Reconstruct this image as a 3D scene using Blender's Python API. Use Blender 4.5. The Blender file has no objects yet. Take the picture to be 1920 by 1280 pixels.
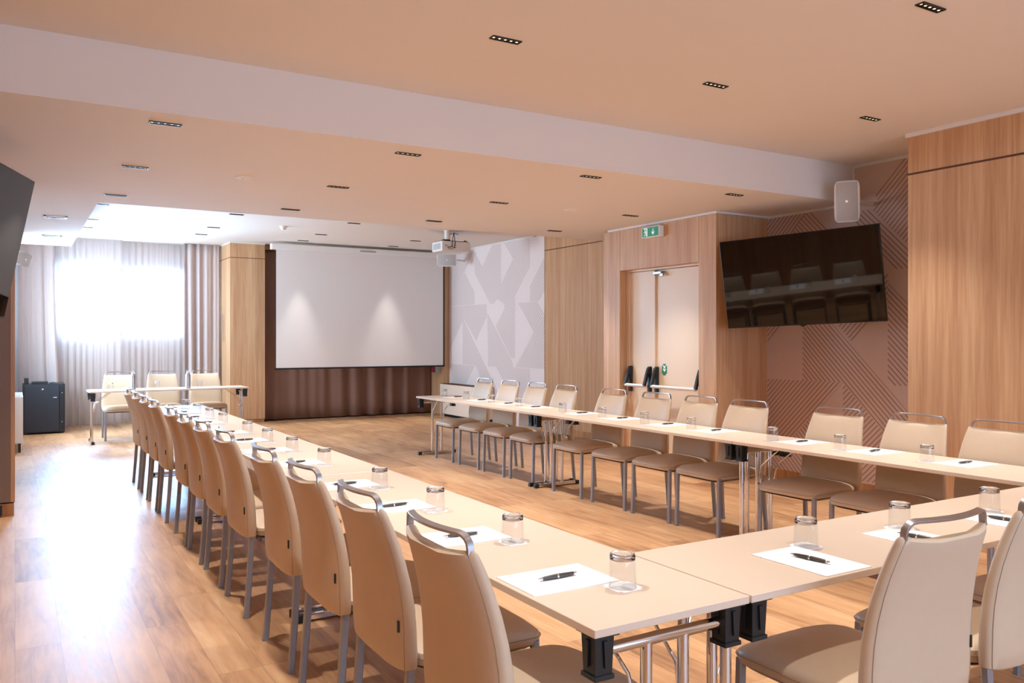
import bpy, bmesh, math, random
from mathutils import Vector, Matrix
random.seed(7)
PI = math.pi
sc = bpy.context.scene
col = sc.collection

# ------------------------------------------------------------------ camera
cam_d = bpy.data.cameras.new('camera')
cam_d.sensor_width = 36.0
cam_d.lens = 1553.0 * 36.0 / 1920.0
cam_d.shift_y = -4.0 / 1920.0
cam_d.clip_start = 0.05
cam = bpy.data.objects.new('camera', cam_d)
cam.location = (0, 0, 1.46)
cam.rotation_euler = (PI / 2, 0, -math.radians(30.97))
col.objects.link(cam)
sc.camera = cam

# ------------------------------------------------------------------ view
sc.view_settings.view_transform = 'Standard'
sc.view_settings.look = 'None'
sc.view_settings.gamma = 1.0
sc.view_settings.use_curve_mapping = False
sc.view_settings.exposure = 0.13
sc.cycles.max_bounces = 9
sc.cycles.diffuse_bounces = 5
sc.cycles.glossy_bounces = 4
sc.cycles.transmission_bounces = 8
sc.cycles.transparent_max_bounces = 10
sc.cycles.sample_clamp_indirect = 6.0
sc.cycles.caustics_reflective = False
sc.cycles.caustics_refractive = False

# ------------------------------------------------------------------ world
w = bpy.data.worlds.new('sky')
sc.world = w
w.use_nodes = True
bgn = w.node_tree.nodes['Background']
bgn.inputs[0].default_value = (0.80, 0.90, 1.0, 1)
bgn.inputs[1].default_value = 3.2

H1, H2, H3 = 3.12, 2.765, 3.15
YB, YS = 5.12, 8.80


def area(name, loc, rot, sx, sy, power, color, spread=180):
    d = bpy.data.lights.new(name, 'AREA')
    d.shape = 'RECTANGLE'
    d.size, d.size_y = sx, sy
    d.energy = power
    d.color = color
    d.spread = math.radians(spread)
    o = bpy.data.objects.new(name, d)
    o.location = loc
    o.rotation_euler = rot
    col.objects.link(o)
    return o


# daylight outside the window at the far end, and outside the glazing behind the camera
DAY_FAR = area('daylight_far_window', (1.61, 16.08, 2.11), (math.radians(-90), 0, 0), 2.0, 1.14, 460, (0.30, 0.60, 1.0), 76)
DAY_SIDE = area('daylight_side_window', (-0.48, 13.35, 1.75), (0, math.radians(-96), 0), 1.6, 3.0, 250, (0.58, 0.79, 1.0), 160)
DAY_NEAR = area('daylight_near_window', (2.9, -4.6, 1.75), (math.radians(88), 0, 0), 5.6, 2.6, 145, (0.22, 0.50, 1.0), 170)

WARM = (1.0, 0.95, 0.90)
SPOTS = []
for y in (0.95, 2.47, 3.95):
    for x in (0.78, 2.33, 3.92, 5.51):
        SPOTS.append((x, y, H1, 'near'))
for y in (5.37, 6.84, 8.27):
    for x in (0.78, 2.37, 3.96, 5.56):
        SPOTS.append((x, y, H2, 'mid'))
for y in (11.52, 13.03, 14.0):
    for x in (0.92, 2.57, 4.23, 5.89):
        if x > 5 and y < 12:
            continue
        SPOTS.append((x, y, H3, 'back'))
for i, (x, y, z, zone) in enumerate(SPOTS):
    d = bpy.data.lights.new('downlight_lamp', 'SPOT')
    d.energy = {'near': 75 if y < 1.5 else 158, 'mid': 150, 'back': 120}[zone]
    d.color = WARM
    d.spot_size = math.radians(80 if zone != 'back' else 42 if y > 13.5 else 60)
    d.spot_blend = 1.0 if y < 13.5 else 0.85
    d.shadow_soft_size = 0.035
    o = bpy.data.objects.new('downlight_lamp', d)
    o.location = (x, y, z - 0.03)
    col.objects.link(o)


# ------------------------------------------------------------------ materials
def lin(c):
    return tuple(((v / 255) / 12.92 if v / 255 <= 0.04045 else ((v / 255 + 0.055) / 1.055) ** 2.4) for v in c) + (1,)


def pmat(name, rgb, rough=0.5, metal=0.0, spec=0.5, coat=0.0, noise=0.0, nscale=20, bump=0.0, bscale=200, emis=None, estr=0):
    m = bpy.data.materials.new(name)
    m.use_nodes = True
    nt = m.node_tree
    b = nt.nodes['Principled BSDF']
    b.inputs['Base Color'].default_value = lin(rgb)
    b.inputs['Roughness'].default_value = rough
    b.inputs['Metallic'].default_value = metal
    b.inputs['Specular IOR Level'].default_value = spec
    b.inputs['Coat Weight'].default_value = coat
    if emis:
        b.inputs['Emission Color'].default_value = lin(emis)
        b.inputs['Emission Strength'].default_value = estr
    if noise or bump:
        tc = nt.nodes.new('ShaderNodeTexCoord')
    if noise:
        n = nt.nodes.new('ShaderNodeTexNoise')
        n.inputs['Scale'].default_value = nscale
        n.inputs['Detail'].default_value = 4
        nt.links.new(tc.outputs['Object'], n.inputs['Vector'])
        mx = nt.nodes.new('ShaderNodeMix')
        mx.data_type = 'RGBA'
        c = lin(rgb)
        mx.inputs[6].default_value = tuple(v * (1 - noise) for v in c[:3]) + (1,)
        mx.inputs[7].default_value = tuple(min(1, v * (1 + noise)) for v in c[:3]) + (1,)
        nt.links.new(n.outputs['Fac'], mx.inputs[0])
        nt.links.new(mx.outputs[2], b.inputs['Base Color'])
    if bump:
        n2 = nt.nodes.new('ShaderNodeTexNoise')
        n2.inputs['Scale'].default_value = bscale
        nt.links.new(tc.outputs['Object'], n2.inputs['Vector'])
        bp = nt.nodes.new('ShaderNodeBump')
        bp.inputs['Strength'].default_value = bump
        bp.inputs['Distance'].default_value = 0.002
        nt.links.new(n2.outputs['Fac'], bp.inputs['Height'])
        nt.links.new(bp.outputs['Normal'], b.inputs['Normal'])
    return m


def math_node(nt, op, a, b=None, c=None):
    n = nt.nodes.new('ShaderNodeMath')
    n.operation = op
    for i, v in enumerate((a, b, c)):
        if v is None:
            continue
        if isinstance(v, (int, float)):
            n.inputs[i].default_value = v
        else:
            nt.links.new(v, n.inputs[i])
    return n.outputs[0]


def ramp(nt, fac, stops):
    r = nt.nodes.new('ShaderNodeValToRGB')
    e = r.color_ramp.elements
    while len(e) < len(stops):
        e.new(0.5)
    for k, (p, c) in zip(e, stops):
        k.position = p
        k.color = lin(c)
    nt.links.new(fac, r.inputs['Fac'])
    return r.outputs['Color']


def wood_panel(name, dark, mid, light, rough=0.45):
    m = bpy.data.materials.new(name)
    m.use_nodes = True
    nt = m.node_tree
    b = nt.nodes['Principled BSDF']
    geo = nt.nodes.new('ShaderNodeNewGeometry')
    mp = nt.nodes.new('ShaderNodeMapping')
    mp.inputs['Scale'].default_value = (1, 1, 0.035)
    nt.links.new(geo.outputs['Position'], mp.inputs['Vector'])
    n1 = nt.nodes.new('ShaderNodeTexNoise')
    n1.inputs['Scale'].default_value = 42
    n1.inputs['Detail'].default_value = 5
    n1.inputs['Roughness'].default_value = 0.6
    nt.links.new(mp.outputs[0], n1.inputs['Vector'])
    mp2 = nt.nodes.new('ShaderNodeMapping')
    mp2.inputs['Scale'].default_value = (1, 1, 0.02)
    nt.links.new(geo.outputs['Position'], mp2.inputs['Vector'])
    n2 = nt.nodes.new('ShaderNodeTexNoise')
    n2.inputs['Scale'].default_value = 9
    n2.inputs['Detail'].default_value = 2
    nt.links.new(mp2.outputs[0], n2.inputs['Vector'])
    s = math_node(nt, 'ADD', math_node(nt, 'MULTIPLY', n1.outputs['Fac'], 0.6), math_node(nt, 'MULTIPLY', n2.outputs['Fac'], 0.4))
    c = ramp(nt, s, [(0.36, dark), (0.5, mid), (0.64, light)])
    nt.links.new(c, b.inputs['Base Color'])
    b.inputs['Roughness'].default_value = rough
    b.inputs['Specular IOR Level'].default_value = 0.35
    return m


def floor_mat():
    m = bpy.data.materials.new('oak_plank_floor')
    m.use_nodes = True
    nt = m.node_tree
    b = nt.nodes['Principled BSDF']
    geo = nt.nodes.new('ShaderNodeNewGeometry')
    sep = nt.nodes.new('ShaderNodeSeparateXYZ')
    nt.links.new(geo.outputs['Position'], sep.inputs[0])
    cmb = nt.nodes.new('ShaderNodeCombineXYZ')
    nt.links.new(sep.outputs['Y'], cmb.inputs['X'])
    nt.links.new(sep.outputs['X'], cmb.inputs['Y'])
    br = nt.nodes.new('ShaderNodeTexBrick')
    br.offset = 0.37
    br.offset_frequency = 3
    br.inputs['Scale'].default_value = 1.0
    br.inputs['Brick Width'].default_value = 1.25
    br.inputs['Row Height'].default_value = 0.19
    br.inputs['Mortar Size'].default_value = 0.0011
    br.inputs['Mortar Smooth'].default_value = 0.3
    br.inputs['Color1'].default_value = (0, 0, 0, 1)
    br.inputs['Color2'].default_value = (1, 1, 1, 1)
    br.inputs['Mortar'].default_value = (0.35, 0.35, 0.35, 1)
    nt.links.new(cmb.outputs[0], br.inputs['Vector'])
    # per plank offset of the grain
    off = nt.nodes.new('ShaderNodeCombineXYZ')
    nt.links.new(math_node(nt, 'MULTIPLY', br.outputs['Color'], 13.0), off.inputs['Z'])
    ad = nt.nodes.new('ShaderNodeVectorMath')
    ad.operation = 'ADD'
    nt.links.new(geo.outputs['Position'], ad.inputs[0])
    nt.links.new(off.outputs[0], ad.inputs[1])
    mp = nt.nodes.new('ShaderNodeMapping')
    mp.inputs['Scale'].default_value = (1.0, 0.10, 1.0)
    nt.links.new(ad.outputs[0], mp.inputs['Vector'])
    n1 = nt.nodes.new('ShaderNodeTexNoise')
    n1.inputs['Scale'].default_value = 22
    n1.inputs['Detail'].default_value = 6
    n1.inputs['Roughness'].default_value = 0.62
    n1.inputs['Distortion'].default_value = 0.6
    nt.links.new(mp.outputs[0], n1.inputs['Vector'])
    mpb = nt.nodes.new('ShaderNodeMapping')
    mpb.inputs['Scale'].default_value = (1.0, 0.35, 1.0)
    nt.links.new(ad.outputs[0], mpb.inputs['Vector'])
    n2 = nt.nodes.new('ShaderNodeTexNoise')
    n2.inputs['Scale'].default_value = 4.5
    n2.inputs['Detail'].default_value = 3
    nt.links.new(mpb.outputs[0], n2.inputs['Vector'])
    s = math_node(nt, 'ADD', math_node(nt, 'MULTIPLY', n1.outputs['Fac'], 0.55),
                  math_node(nt, 'ADD', math_node(nt, 'MULTIPLY', n2.outputs['Fac'], 0.33), math_node(nt, 'MULTIPLY', br.outputs['Color'], 0.17)))
    c = ramp(nt, s, [(0.33, (142, 102, 72)), (0.46, (184, 138, 98)), (0.58, (204, 158, 114)), (0.72, (216, 176, 134))])
    # knots
    vo = nt.nodes.new('ShaderNodeTexVoronoi')
    vo.inputs['Scale'].default_value = 1.6
    mpk = nt.nodes.new('ShaderNodeMapping')
    mpk.inputs['Scale'].default_value = (1.6, 0.8, 0.0)
    nt.links.new(geo.outputs['Position'], mpk.inputs['Vector'])
    nt.links.new(mpk.outputs[0], vo.inputs['Vector'])
    k = nt.nodes.new('ShaderNodeMapRange')
    k.inputs[1].default_value = 0.012
    k.inputs[2].default_value = 0.045
    k.inputs[3].default_value = 0.45
    k.inputs[4].default_value = 1.0
    nt.links.new(vo.outputs['Distance'], k.inputs[0])
    mo = nt.nodes.new('ShaderNodeMapRange')      # joint darkening from the brick mortar factor
    mo.inputs[3].default_value = 1.0
    mo.inputs[4].default_value = 0.62
    nt.links.new(br.outputs['Fac'], mo.inputs[0])
    mul = nt.nodes.new('ShaderNodeVectorMath')
    mul.operation = 'SCALE'
    nt.links.new(c, mul.inputs[0])
    nt.links.new(math_node(nt, 'MULTIPLY', k.outputs[0], mo.outputs[0]), mul.inputs['Scale'])
    nt.links.new(mul.outputs[0], b.inputs['Base Color'])
    rr = nt.nodes.new('ShaderNodeMapRange')
    rr.inputs[3].default_value = 0.33
    rr.inputs[4].default_value = 0.50
    nt.links.new(n1.outputs['Fac'], rr.inputs[0])
    nt.links.new(rr.outputs[0], b.inputs['Roughness'])
    b.inputs['Specular IOR Level'].default_value = 0.6
    bp = nt.nodes.new('ShaderNodeBump')
    bp.inputs['Strength'].default_value = 0.12
    bp.inputs['Distance'].default_value = 0.002
    nt.links.new(n1.outputs['Fac'], bp.inputs['Height'])
    nt.links.new(bp.outputs['Normal'], b.inputs['Normal'])
    return m


def stripe_mat(name, sign, base, line):
    """diagonal printed lines on the wall covering: lines of constant y + sign*z"""
    m = bpy.data.materials.new(name)
    m.use_nodes = True
    nt = m.node_tree
    b = nt.nodes['Principled BSDF']
    geo = nt.nodes.new('ShaderNodeNewGeometry')
    sep = nt.nodes.new('ShaderNodeSeparateXYZ')
    nt.links.new(geo.outputs['Position'], sep.inputs[0])
    v = math_node(nt, 'ADD', sep.outputs['Y'], math_node(nt, 'MULTIPLY', sep.outputs['Z'], sign))
    fr = math_node(nt, 'FRACT', math_node(nt, 'DIVIDE', v, 0.0538))
    d = math_node(nt, 'ABSOLUTE', math_node(nt, 'SUBTRACT', fr, 0.5))
    f = nt.nodes.new('ShaderNodeMapRange')
    f.inputs[1].default_value = 0.10
    f.inputs[2].default_value = 0.15
    nt.links.new(d, f.inputs[0])
    n = nt.nodes.new('ShaderNodeTexNoise')
    n.inputs['Scale'].default_value = 60
    nt.links.new(geo.outputs['Position'], n.inputs['Vector'])
    mx = nt.nodes.new('ShaderNodeMix')
    mx.data_type = 'RGBA'
    mx.inputs[6].default_value = lin(line)
    mx.inputs[7].default_value = lin(base)
    nt.links.new(f.outputs[0], mx.inputs[0])
    nt.links.new(mx.outputs[2], b.inputs['Base Color'])
    b.inputs['Roughness'].default_value = 0.75
    bp = nt.nodes.new('ShaderNodeBump')
    bp.inputs['Strength'].default_value = 0.3
    bp.inputs['Distance'].default_value = 0.004
    nt.links.new(f.outputs[0], bp.inputs['Height'])
    nt.links.new(bp.outputs['Normal'], b.inputs['Normal'])
    return m


def glass_mat(name):
    m = bpy.data.materials.new(name)
    m.use_nodes = True
    nt = m.node_tree
    nt.nodes.remove(nt.nodes['Principled BSDF'])
    out = nt.nodes['Material Output']
    g = nt.nodes.new('ShaderNodeBsdfGlossy')
    g.inputs['Roughness'].default_value = 0.02
    t = nt.nodes.new('ShaderNodeBsdfTransparent')
    t.inputs['Color'].default_value = (0.965, 0.97, 0.97, 1)
    lw = nt.nodes.new('ShaderNodeLayerWeight')
    lw.inputs['Blend'].default_value = 0.5
    fac = math_node(nt, 'ADD', 0.035, math_node(nt, 'MULTIPLY', math_node(nt, 'POWER', lw.outputs['Facing'], 4.0), 0.45))
    mx = nt.nodes.new('ShaderNodeMixShader')
    nt.links.new(fac, mx.inputs[0])
    nt.links.new(t.outputs[0], mx.inputs[1])
    nt.links.new(g.outputs[0], mx.inputs[2])
    nt.links.new(mx.outputs[0], out.inputs['Surface'])
    return m


def refr_mat(name):
    m = bpy.data.materials.new(name)
    m.use_nodes = True
    b = m.node_tree.nodes['Principled BSDF']
    b.inputs['Base Color'].default_value = (0.97, 0.98, 0.98, 1)
    b.inputs['Roughness'].default_value = 0.02
    b.inputs['Transmission Weight'].default_value = 1.0
    b.inputs['IOR'].default_value = 1.48
    return m


def sheer_mat(name, rgb, transp, trans, fine=False):
    m = bpy.data.materials.new(name)
    m.use_nodes = True
    nt = m.node_tree
    nt.nodes.remove(nt.nodes['Principled BSDF'])
    out = nt.nodes['Material Output']
    c = lin(rgb)
    tr = nt.nodes.new('ShaderNodeBsdfTransparent')
    df = nt.nodes.new('ShaderNodeBsdfDiffuse')
    df.inputs['Color'].default_value = c
    tl = nt.nodes.new('ShaderNodeBsdfTranslucent')
    tl.inputs['Color'].default_value = c
    m1 = nt.nodes.new('ShaderNodeMixShader')
    m1.inputs[0].default_value = trans
    nt.links.new(df.outputs[0], m1.inputs[1])
    nt.links.new(tl.outputs[0], m1.inputs[2])
    m2 = nt.nodes.new('ShaderNodeMixShader')
    m2.inputs[0].default_value = transp
    nt.links.new(m1.outputs[0], m2.inputs[1])
    nt.links.new(tr.outputs[0], m2.inputs[2])
    nt.links.new(m2.outputs[0], out.inputs['Surface'])
    return m


M = {}
M['floor'] = floor_mat()
M['oak'] = wood_panel('light_oak_panel', (184, 138, 100), (200, 156, 116), (212, 172, 132))
M['oak_dark'] = wood_panel('oak_baseboard', (150, 102, 66), (176, 126, 84), (196, 148, 104))
M['taupe'] = pmat('taupe_fabric_panel', (142, 126, 118), 0.85, spec=0.2, noise=0.04, nscale=30, bump=0.2, bscale=300)
M['groove'] = pmat('groove_shadow_gap', (96, 58, 34), 0.8)
M['ceil'] = pmat('ceiling_paint', (228, 220, 213), 0.9, spec=0.2, noise=0.012, nscale=2)
M['trimw'] = pmat('white_metal_trim', (226, 222, 220), 0.5)
M['white_wall'] = pmat('white_wall_paint', (236, 234, 232), 0.85, spec=0.2, noise=0.01, nscale=4)
M['wp'] = pmat('wall_covering_plain', (206, 180, 170), 0.8, noise=0.05, nscale=60, bump=0.15, bscale=350)
M['wp_f'] = stripe_mat('wall_covering_rising_lines', 1.0, (204, 178, 168), (152, 114, 102))
M['wp_b'] = stripe_mat('wall_covering_falling_lines', -1.0, (204, 178, 168), (152, 114, 102))
M['wp2'] = pmat('wall_covering_plain_far', (236, 224, 222), 0.8, noise=0.04, nscale=60, bump=0.15, bscale=350)
M['wp2_f'] = stripe_mat('wall_covering_rising_lines_far', 1.0, (232, 220, 218), (176, 156, 152))
M['wp2_b'] = stripe_mat('wall_covering_falling_lines_far', -1.0, (232, 220, 218), (176, 156, 152))
M['table'] = pmat('beige_laminate', (220, 200, 180), 0.34, spec=0.5, noise=0.01, nscale=8)
M['chrome'] = pmat('polished_chrome', (225, 225, 228), 0.07, metal=1.0)
M['black'] = pmat('black_plastic', (22, 23, 25), 0.4)
M['leather'] = pmat('beige_faux_leather', (206, 184, 158), 0.46, spec=0.4, noise=0.03, nscale=30, bump=0.08, bscale=420)
M['seam'] = pmat('seam_thread', (172, 148, 124), 0.8)
M['legs'] = pmat('silver_grey_painted_steel', (150, 152, 160), 0.38, metal=0.45)
M['brushed'] = pmat('brushed_steel', (176, 174, 176), 0.3, metal=0.9)
M['paper'] = pmat('white_paper', (246, 246, 246), 0.75, spec=0.2)
M['coaster'] = pmat('white_paper_coaster', (250, 250, 250), 0.7, spec=0.2)
M['glass'] = glass_mat('tumbler_glass')
M['glass_base'] = refr_mat('tumbler_base_glass')
M['pen'] = pmat('dark_grey_pen_plastic', (66, 60, 58), 0.28)
M['pen_m'] = pmat('pen_chrome', (215, 215, 218), 0.15, metal=1.0)
M['screen'] = pmat('matte_white_screen', (228, 224, 222), 0.85, spec=0.15)
M['border'] = pmat('screen_black_border', (20, 19, 19), 0.7)
M['white'] = pmat('white_plastic', (232, 230, 228), 0.4)
M['grille'] = pmat('grey_speaker_grille', (186, 184, 184), 0.6, bump=0.3, bscale=600)
M['tv'] = pmat('tv_glass', (4, 4, 5), 0.03, spec=0.6)
M['tvb'] = pmat('tv_black_casing', (14, 14, 15), 0.35)
M['curtain_dark'] = pmat('dark_brown_curtain', (140, 108, 94), 0.9, spec=0.1, noise=0.05, nscale=40)
M['drape'] = sheer_mat('taupe_drape', (204, 188, 184), 0.0, 0.15)
M['sheer'] = sheer_mat('grey_sheer', (216, 200, 194), 0.55, 0.5)
M['door'] = pmat('cream_door_paint', (232, 208, 178), 0.4, noise=0.01, nscale=3)
M['green'] = pmat('sign_green', (10, 128, 86), 0.45, emis=(10, 128, 86), estr=0.25)
M['signw'] = pmat('sign_white', (240, 245, 240), 0.45, emis=(240, 245, 240), estr=0.35)
M['green_sticker'] = pmat('sticker_green', (18, 122, 78), 0.5)
M['rack'] = pmat('dark_rack_steel', (36, 42, 52), 0.42)
M['rack2'] = pmat('darker_rack_steel', (24, 28, 34), 0.35)
M['steel'] = pmat('brushed_flask_steel', (188, 188, 190), 0.28, metal=0.9)
M['bin'] = pmat('white_bin_plastic', (240, 240, 240), 0.4)
M['blue'] = pmat('navy_box_paint', (38, 62, 104), 0.4)
M['red'] = pmat('red_paint', (196, 40, 40), 0.4)
M['grey'] = pmat('light_grey_plastic', (168, 168, 170), 0.5)
M['lens'] = pmat('lit_lens', (255, 240, 215), 0.3, emis=(255, 226, 180), estr=1.5)
M['winframe'] = pmat('grey_window_frame', (150, 158, 170), 0.5)
M['winglass'] = glass_mat('window_pane_glass')
M['cabinet'] = pmat('cream_convector_casing', (236, 220, 204), 0.5)


# ------------------------------------------------------------------ mesh helpers
def rotm(rot):
    from mathutils import Euler
    return Euler(rot).to_matrix().to_4x4()


def bx(bm, c, s, bev=0.0, rot=None, mi=0, seg=2):
    mat = Matrix.Translation(c) @ (rotm(rot) if rot else Matrix.Identity(4)) @ Matrix.Diagonal((s[0], s[1], s[2], 1))
    r = bmesh.ops.create_cube(bm, size=1.0, matrix=mat)
    fs = set()
    for v in r['verts']:
        for f in v.link_faces:
            fs.add(f)
    for f in fs:
        f.material_index = mi
    if bev > 0:
        es = set()
        for f in fs:
            for e in f.edges:
                es.add(e)
        bmesh.ops.bevel(bm, geom=list(es), offset=bev, segments=seg, profile=0.5, affect='EDGES')


def ring_loft(bm, rings, close_start=True, close_end=True, mi=0, closed=True):
    rows = [[bm.verts.new(p) for p in r] for r in rings]
    n = len(rows[0])
    for a, b in zip(rows[:-1], rows[1:]):
        for i in range(n if closed else n - 1):
            j = (i + 1) % n
            f = bm.faces.new((a[i], a[j], b[j], b[i]))
            f.material_index = mi
    if close_start:
        bm.faces.new(list(reversed(rows[0]))).material_index = mi
    if close_end:
        bm.faces.new(rows[-1]).material_index = mi
    return rows


def tube(bm, pts, r, n=10, rect=None, mi=0, up=(0, 0, 1)):
    """sweep a circle (or a rect (w,h)) along a path"""
    pts = [Vector(p) for p in pts]
    rings = []
    prev = None
    for i, p in enumerate(pts):
        if i == 0:
            t = pts[1] - p
        elif i == len(pts) - 1:
            t = p - pts[i - 1]
        else:
            t = (pts[i + 1] - p).normalized() + (p - pts[i - 1]).normalized()
        t.normalize()
        if prev is None:
            u = Vector(up)
            if abs(u.dot(t)) > 0.95:
                u = Vector((1, 0, 0)) if abs(t.x) < 0.9 else Vector((0, 1, 0))
            a = (u - t * u.dot(t)).normalized()
        else:
            a = (prev - t * prev.dot(t)).normalized()
        prev = a
        b = t.cross(a)
        if rect:
            hw, hh = rect[0] / 2, rect[1] / 2
            c = min(hw, hh) * 0.35
            sec = [(hw, hh - c), (hw - c, hh), (-hw + c, hh), (-hw, hh - c), (-hw, -hh + c), (-hw + c, -hh), (hw - c, -hh), (hw, -hh + c)]
            rings.append([p + b * x + a * y for x, y in sec])
        else:
            rings.append([p + (a * math.cos(2 * PI * k / n) + b * math.sin(2 * PI * k / n)) * r for k in range(n)])
    ring_loft(bm, rings, mi=mi)


def lathe(bm, prof, n=24, c=(0, 0, 0), mi=0, close=True):
    rings = [[(c[0] + r * math.cos(2 * PI * k / n), c[1] + r * math.sin(2 * PI * k / n), c[2] + z) for k in range(n)] for r, z in prof]
    ring_loft(bm, rings, close, close, mi)


def prism(bm, pts, d, mi=0):
    """extrude polygon pts (3D list) along vector d"""
    a = [bm.verts.new(p) for p in pts]
    b = [bm.verts.new(Vector(p) + Vector(d)) for p in pts]
    bm.faces.new(a).material_index = mi
    bm.faces.new(list(reversed(b))).material_index = mi
    n = len(pts)
    for i in range(n):
        bm.faces.new((a[i], b[i], b[(i + 1) % n], a[(i + 1) % n])).material_index = mi


def obj(name, bm, mats, parent=None, smooth=False, loc=None):
    bmesh.ops.recalc_face_normals(bm, faces=bm.faces[:])
    me = bpy.data.meshes.new(name)
    bm.to_mesh(me)
    bm.free()
    for m in (mats if isinstance(mats, (list, tuple)) else [mats]):
        me.materials.append(m)
    if smooth:
        me.polygons.foreach_set('use_smooth', [True] * len(me.polygons))
        try:
            me.set_sharp_from_angle(angle=math.radians(42))
        except Exception:
            pass
    o = bpy.data.objects.new(name, me)
    col.objects.link(o)
    if parent:
        o.parent = parent
    if loc:
        o.location = loc
    return o


def NB():
    return bmesh.new()


def thing(name, label, cat, loc=(0, 0, 0), rz=0.0, group=None):
    o = bpy.data.objects.new(name, None)
    o.empty_display_size = 0.05
    col.objects.link(o)
    o.location = loc
    o.rotation_euler = (0, 0, rz)
    o['label'] = label
    o['category'] = cat
    if group:
        o['group'] = group
    return o


def tag(o, label, cat, group=None):
    o['label'] = label
    o['category'] = cat
    if group:
        o['group'] = group
    return o


def struct(o, label=None):
    o['kind'] = 'structure'
    if label:
        o['label'] = label
    return o


def dup(root, loc, rz, label, group=None):
    r = root.copy()
    col.objects.link(r)
    r.location = loc
    r.rotation_euler = (0, 0, rz)
    r['label'] = label
    if group:
        r['group'] = group
    for ch in list(root.children):
        c = ch.copy()
        col.objects.link(c)
        c.parent = r
        for g in list(ch.children):
            d = g.copy()
            col.objects.link(d)
            d.parent = c
    return r


def sbox(name, x0, x1, y0, y1, z0, z1, mat, parent=None, bev=0.0):
    bm = NB()
    bx(bm, ((x0 + x1) / 2, (y0 + y1) / 2, (z0 + z1) / 2), (x1 - x0, y1 - y0, z1 - z0), bev)
    return obj(name, bm, mat, parent)


# ------------------------------------------------------------------ room shell
XW1, XW2 = 6.88, 7.25
struct(sbox('floor', -0.9, 7.6, -4.2, 16.0, -0.12, 0.0, M['floor']), 'oak plank floor')

bm = NB()   # front and middle and back ceilings are one stepped plaster ceiling in three fields
bx(bm, (3.3, 0.46, H1 + 0.2), (8.6, 9.32, 0.4))
struct(obj('ceiling', bm, M['ceil']), 'high flat ceiling over the near tables')
struct(sbox('ceiling', -1.0, 7.6, YB, YS, H2, H1 + 0.4, M['ceil']), 'lowered ceiling band across the middle of the room')
struct(sbox('ceiling', -1.0, 7.6, YS, 16.0, H3, H3 + 0.37, M['ceil']), 'far ceiling before the window and the screen')
struct(sbox('ceiling', -0.4, 0.68, YS, 13.15, H2, H3, M['ceil']), 'white duct casing under the far ceiling on the left')

# left: near wall, wood clad pillar, bay wall
struct(sbox('wall_left', -0.9, -0.6, -4.2, 8.0, 0, H1, M['oak']), 'oak clad near left wall')
bm = NB()
bx(bm, (-0.465, 8.2, (0.115 + H2) / 2), (0.87, 0.4, H2 - 0.115), 0.002)
o = struct(obj('wall_left', bm, M['taupe']), 'taupe fabric clad pier at the left edge')
sbox('oak_edge_strip', -0.030, 0.0, 7.998, 8.4, 0.115, H2, M['oak'], o, 0.001)
struct(sbox('baseboard_left', -0.9, -0.006, 7.995, 8.4, 0, 0.105, M['oak_dark']), 'oak plinth of the left pier')
bm = NB()
for (a_, b_, c_, d_) in ((8.4, 11.85, 0, H3), (14.85, 15.9, 0, H3), (11.85, 14.85, 0, 0.95), (11.85, 14.85, 2.6, H3)):
    bx(bm, (-0.215, (a_ + b_) / 2, (c_ + d_) / 2), (0.37, b_ - a_, d_ - c_))
struct(obj('wall_left', bm, M['white_wall']), 'white wall of the far left bay')
w2 = thing('window_2', 'side window over the fan coil unit in the far left bay', 'window')
del w2['category']
w2['kind'] = 'structure'
bm = NB()
for (a_, b_, c_, d_) in ((11.85, 14.85, .95, 1.0), (11.85, 14.85, 2.55, 2.6), (11.85, 11.9, .95, 2.6), (14.8, 14.85, .95, 2.6), (13.32, 13.38, .95, 2.6)):
    bx(bm, (-0.25, (a_ + b_) / 2, (c_ + d_) / 2), (0.06, b_ - a_, d_ - c_))
obj('window_frame', bm, M['winframe'], w2)
sbox('pane', -0.255, -0.245, 11.9, 13.32, 1.0, 2.55, M['winglass'], w2)
sbox('pane', -0.255, -0.245, 13.38, 14.8, 1.0, 2.55, M['winglass'], w2)

# back wall with window opening  (x .56-2.55, z 1.55-2.66)
WX0, WX1, WZ0, WZ1, WY = 0.60, 2.62, 1.53, 2.69, 15.78
bm = NB()
bx(bm, ((-0.4 + WX0) / 2, 15.9, H3 / 2), (WX0 + 0.4, 0.24, H3))
bx(bm, ((WX1 + 7.6) / 2, 15.9, H3 / 2), (7.6 - WX1, 0.24, H3))
bx(bm, ((WX0 + WX1) / 2, 15.9, WZ0 / 2), (WX1 - WX0, 0.24, WZ0))
bx(bm, ((WX0 + WX1) / 2, 15.9, (WZ1 + H3) / 2), (WX1 - WX0, 0.24, H3 - WZ1))
struct(obj('wall_back', bm, M['white_wall']), 'back wall around the window')
wn = thing('window_1', 'wide two light window behind the sheer curtain', 'window')
del wn['category']
wn['kind'] = 'structure'
bm = NB()
yy = 15.86
for (a, b, c, d) in ((WX0, WX1, WZ0, WZ0 + .05), (WX0, WX1, WZ1 - .07, WZ1), (WX0, WX0 + .05, WZ0, WZ1), (WX1 - .05, WX1, WZ0, WZ1), (1.42, 1.60, WZ0, WZ1)):
    bx(bm, ((a + b) / 2, yy, (c + d) / 2), (b - a, .06, d - c))
obj('window_frame', bm, M['winframe'], wn)
obj_p = sbox('pane', WX0 + .05, 1.42, yy - .005, yy + .005, WZ0 + .05, WZ1 - .07, M['winglass'], wn)
obj_p = sbox('pane', 1.60, WX1 - .05, yy - .005, yy + .005, WZ0 + .05, WZ1 - .07, M['winglass'], wn)

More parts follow.
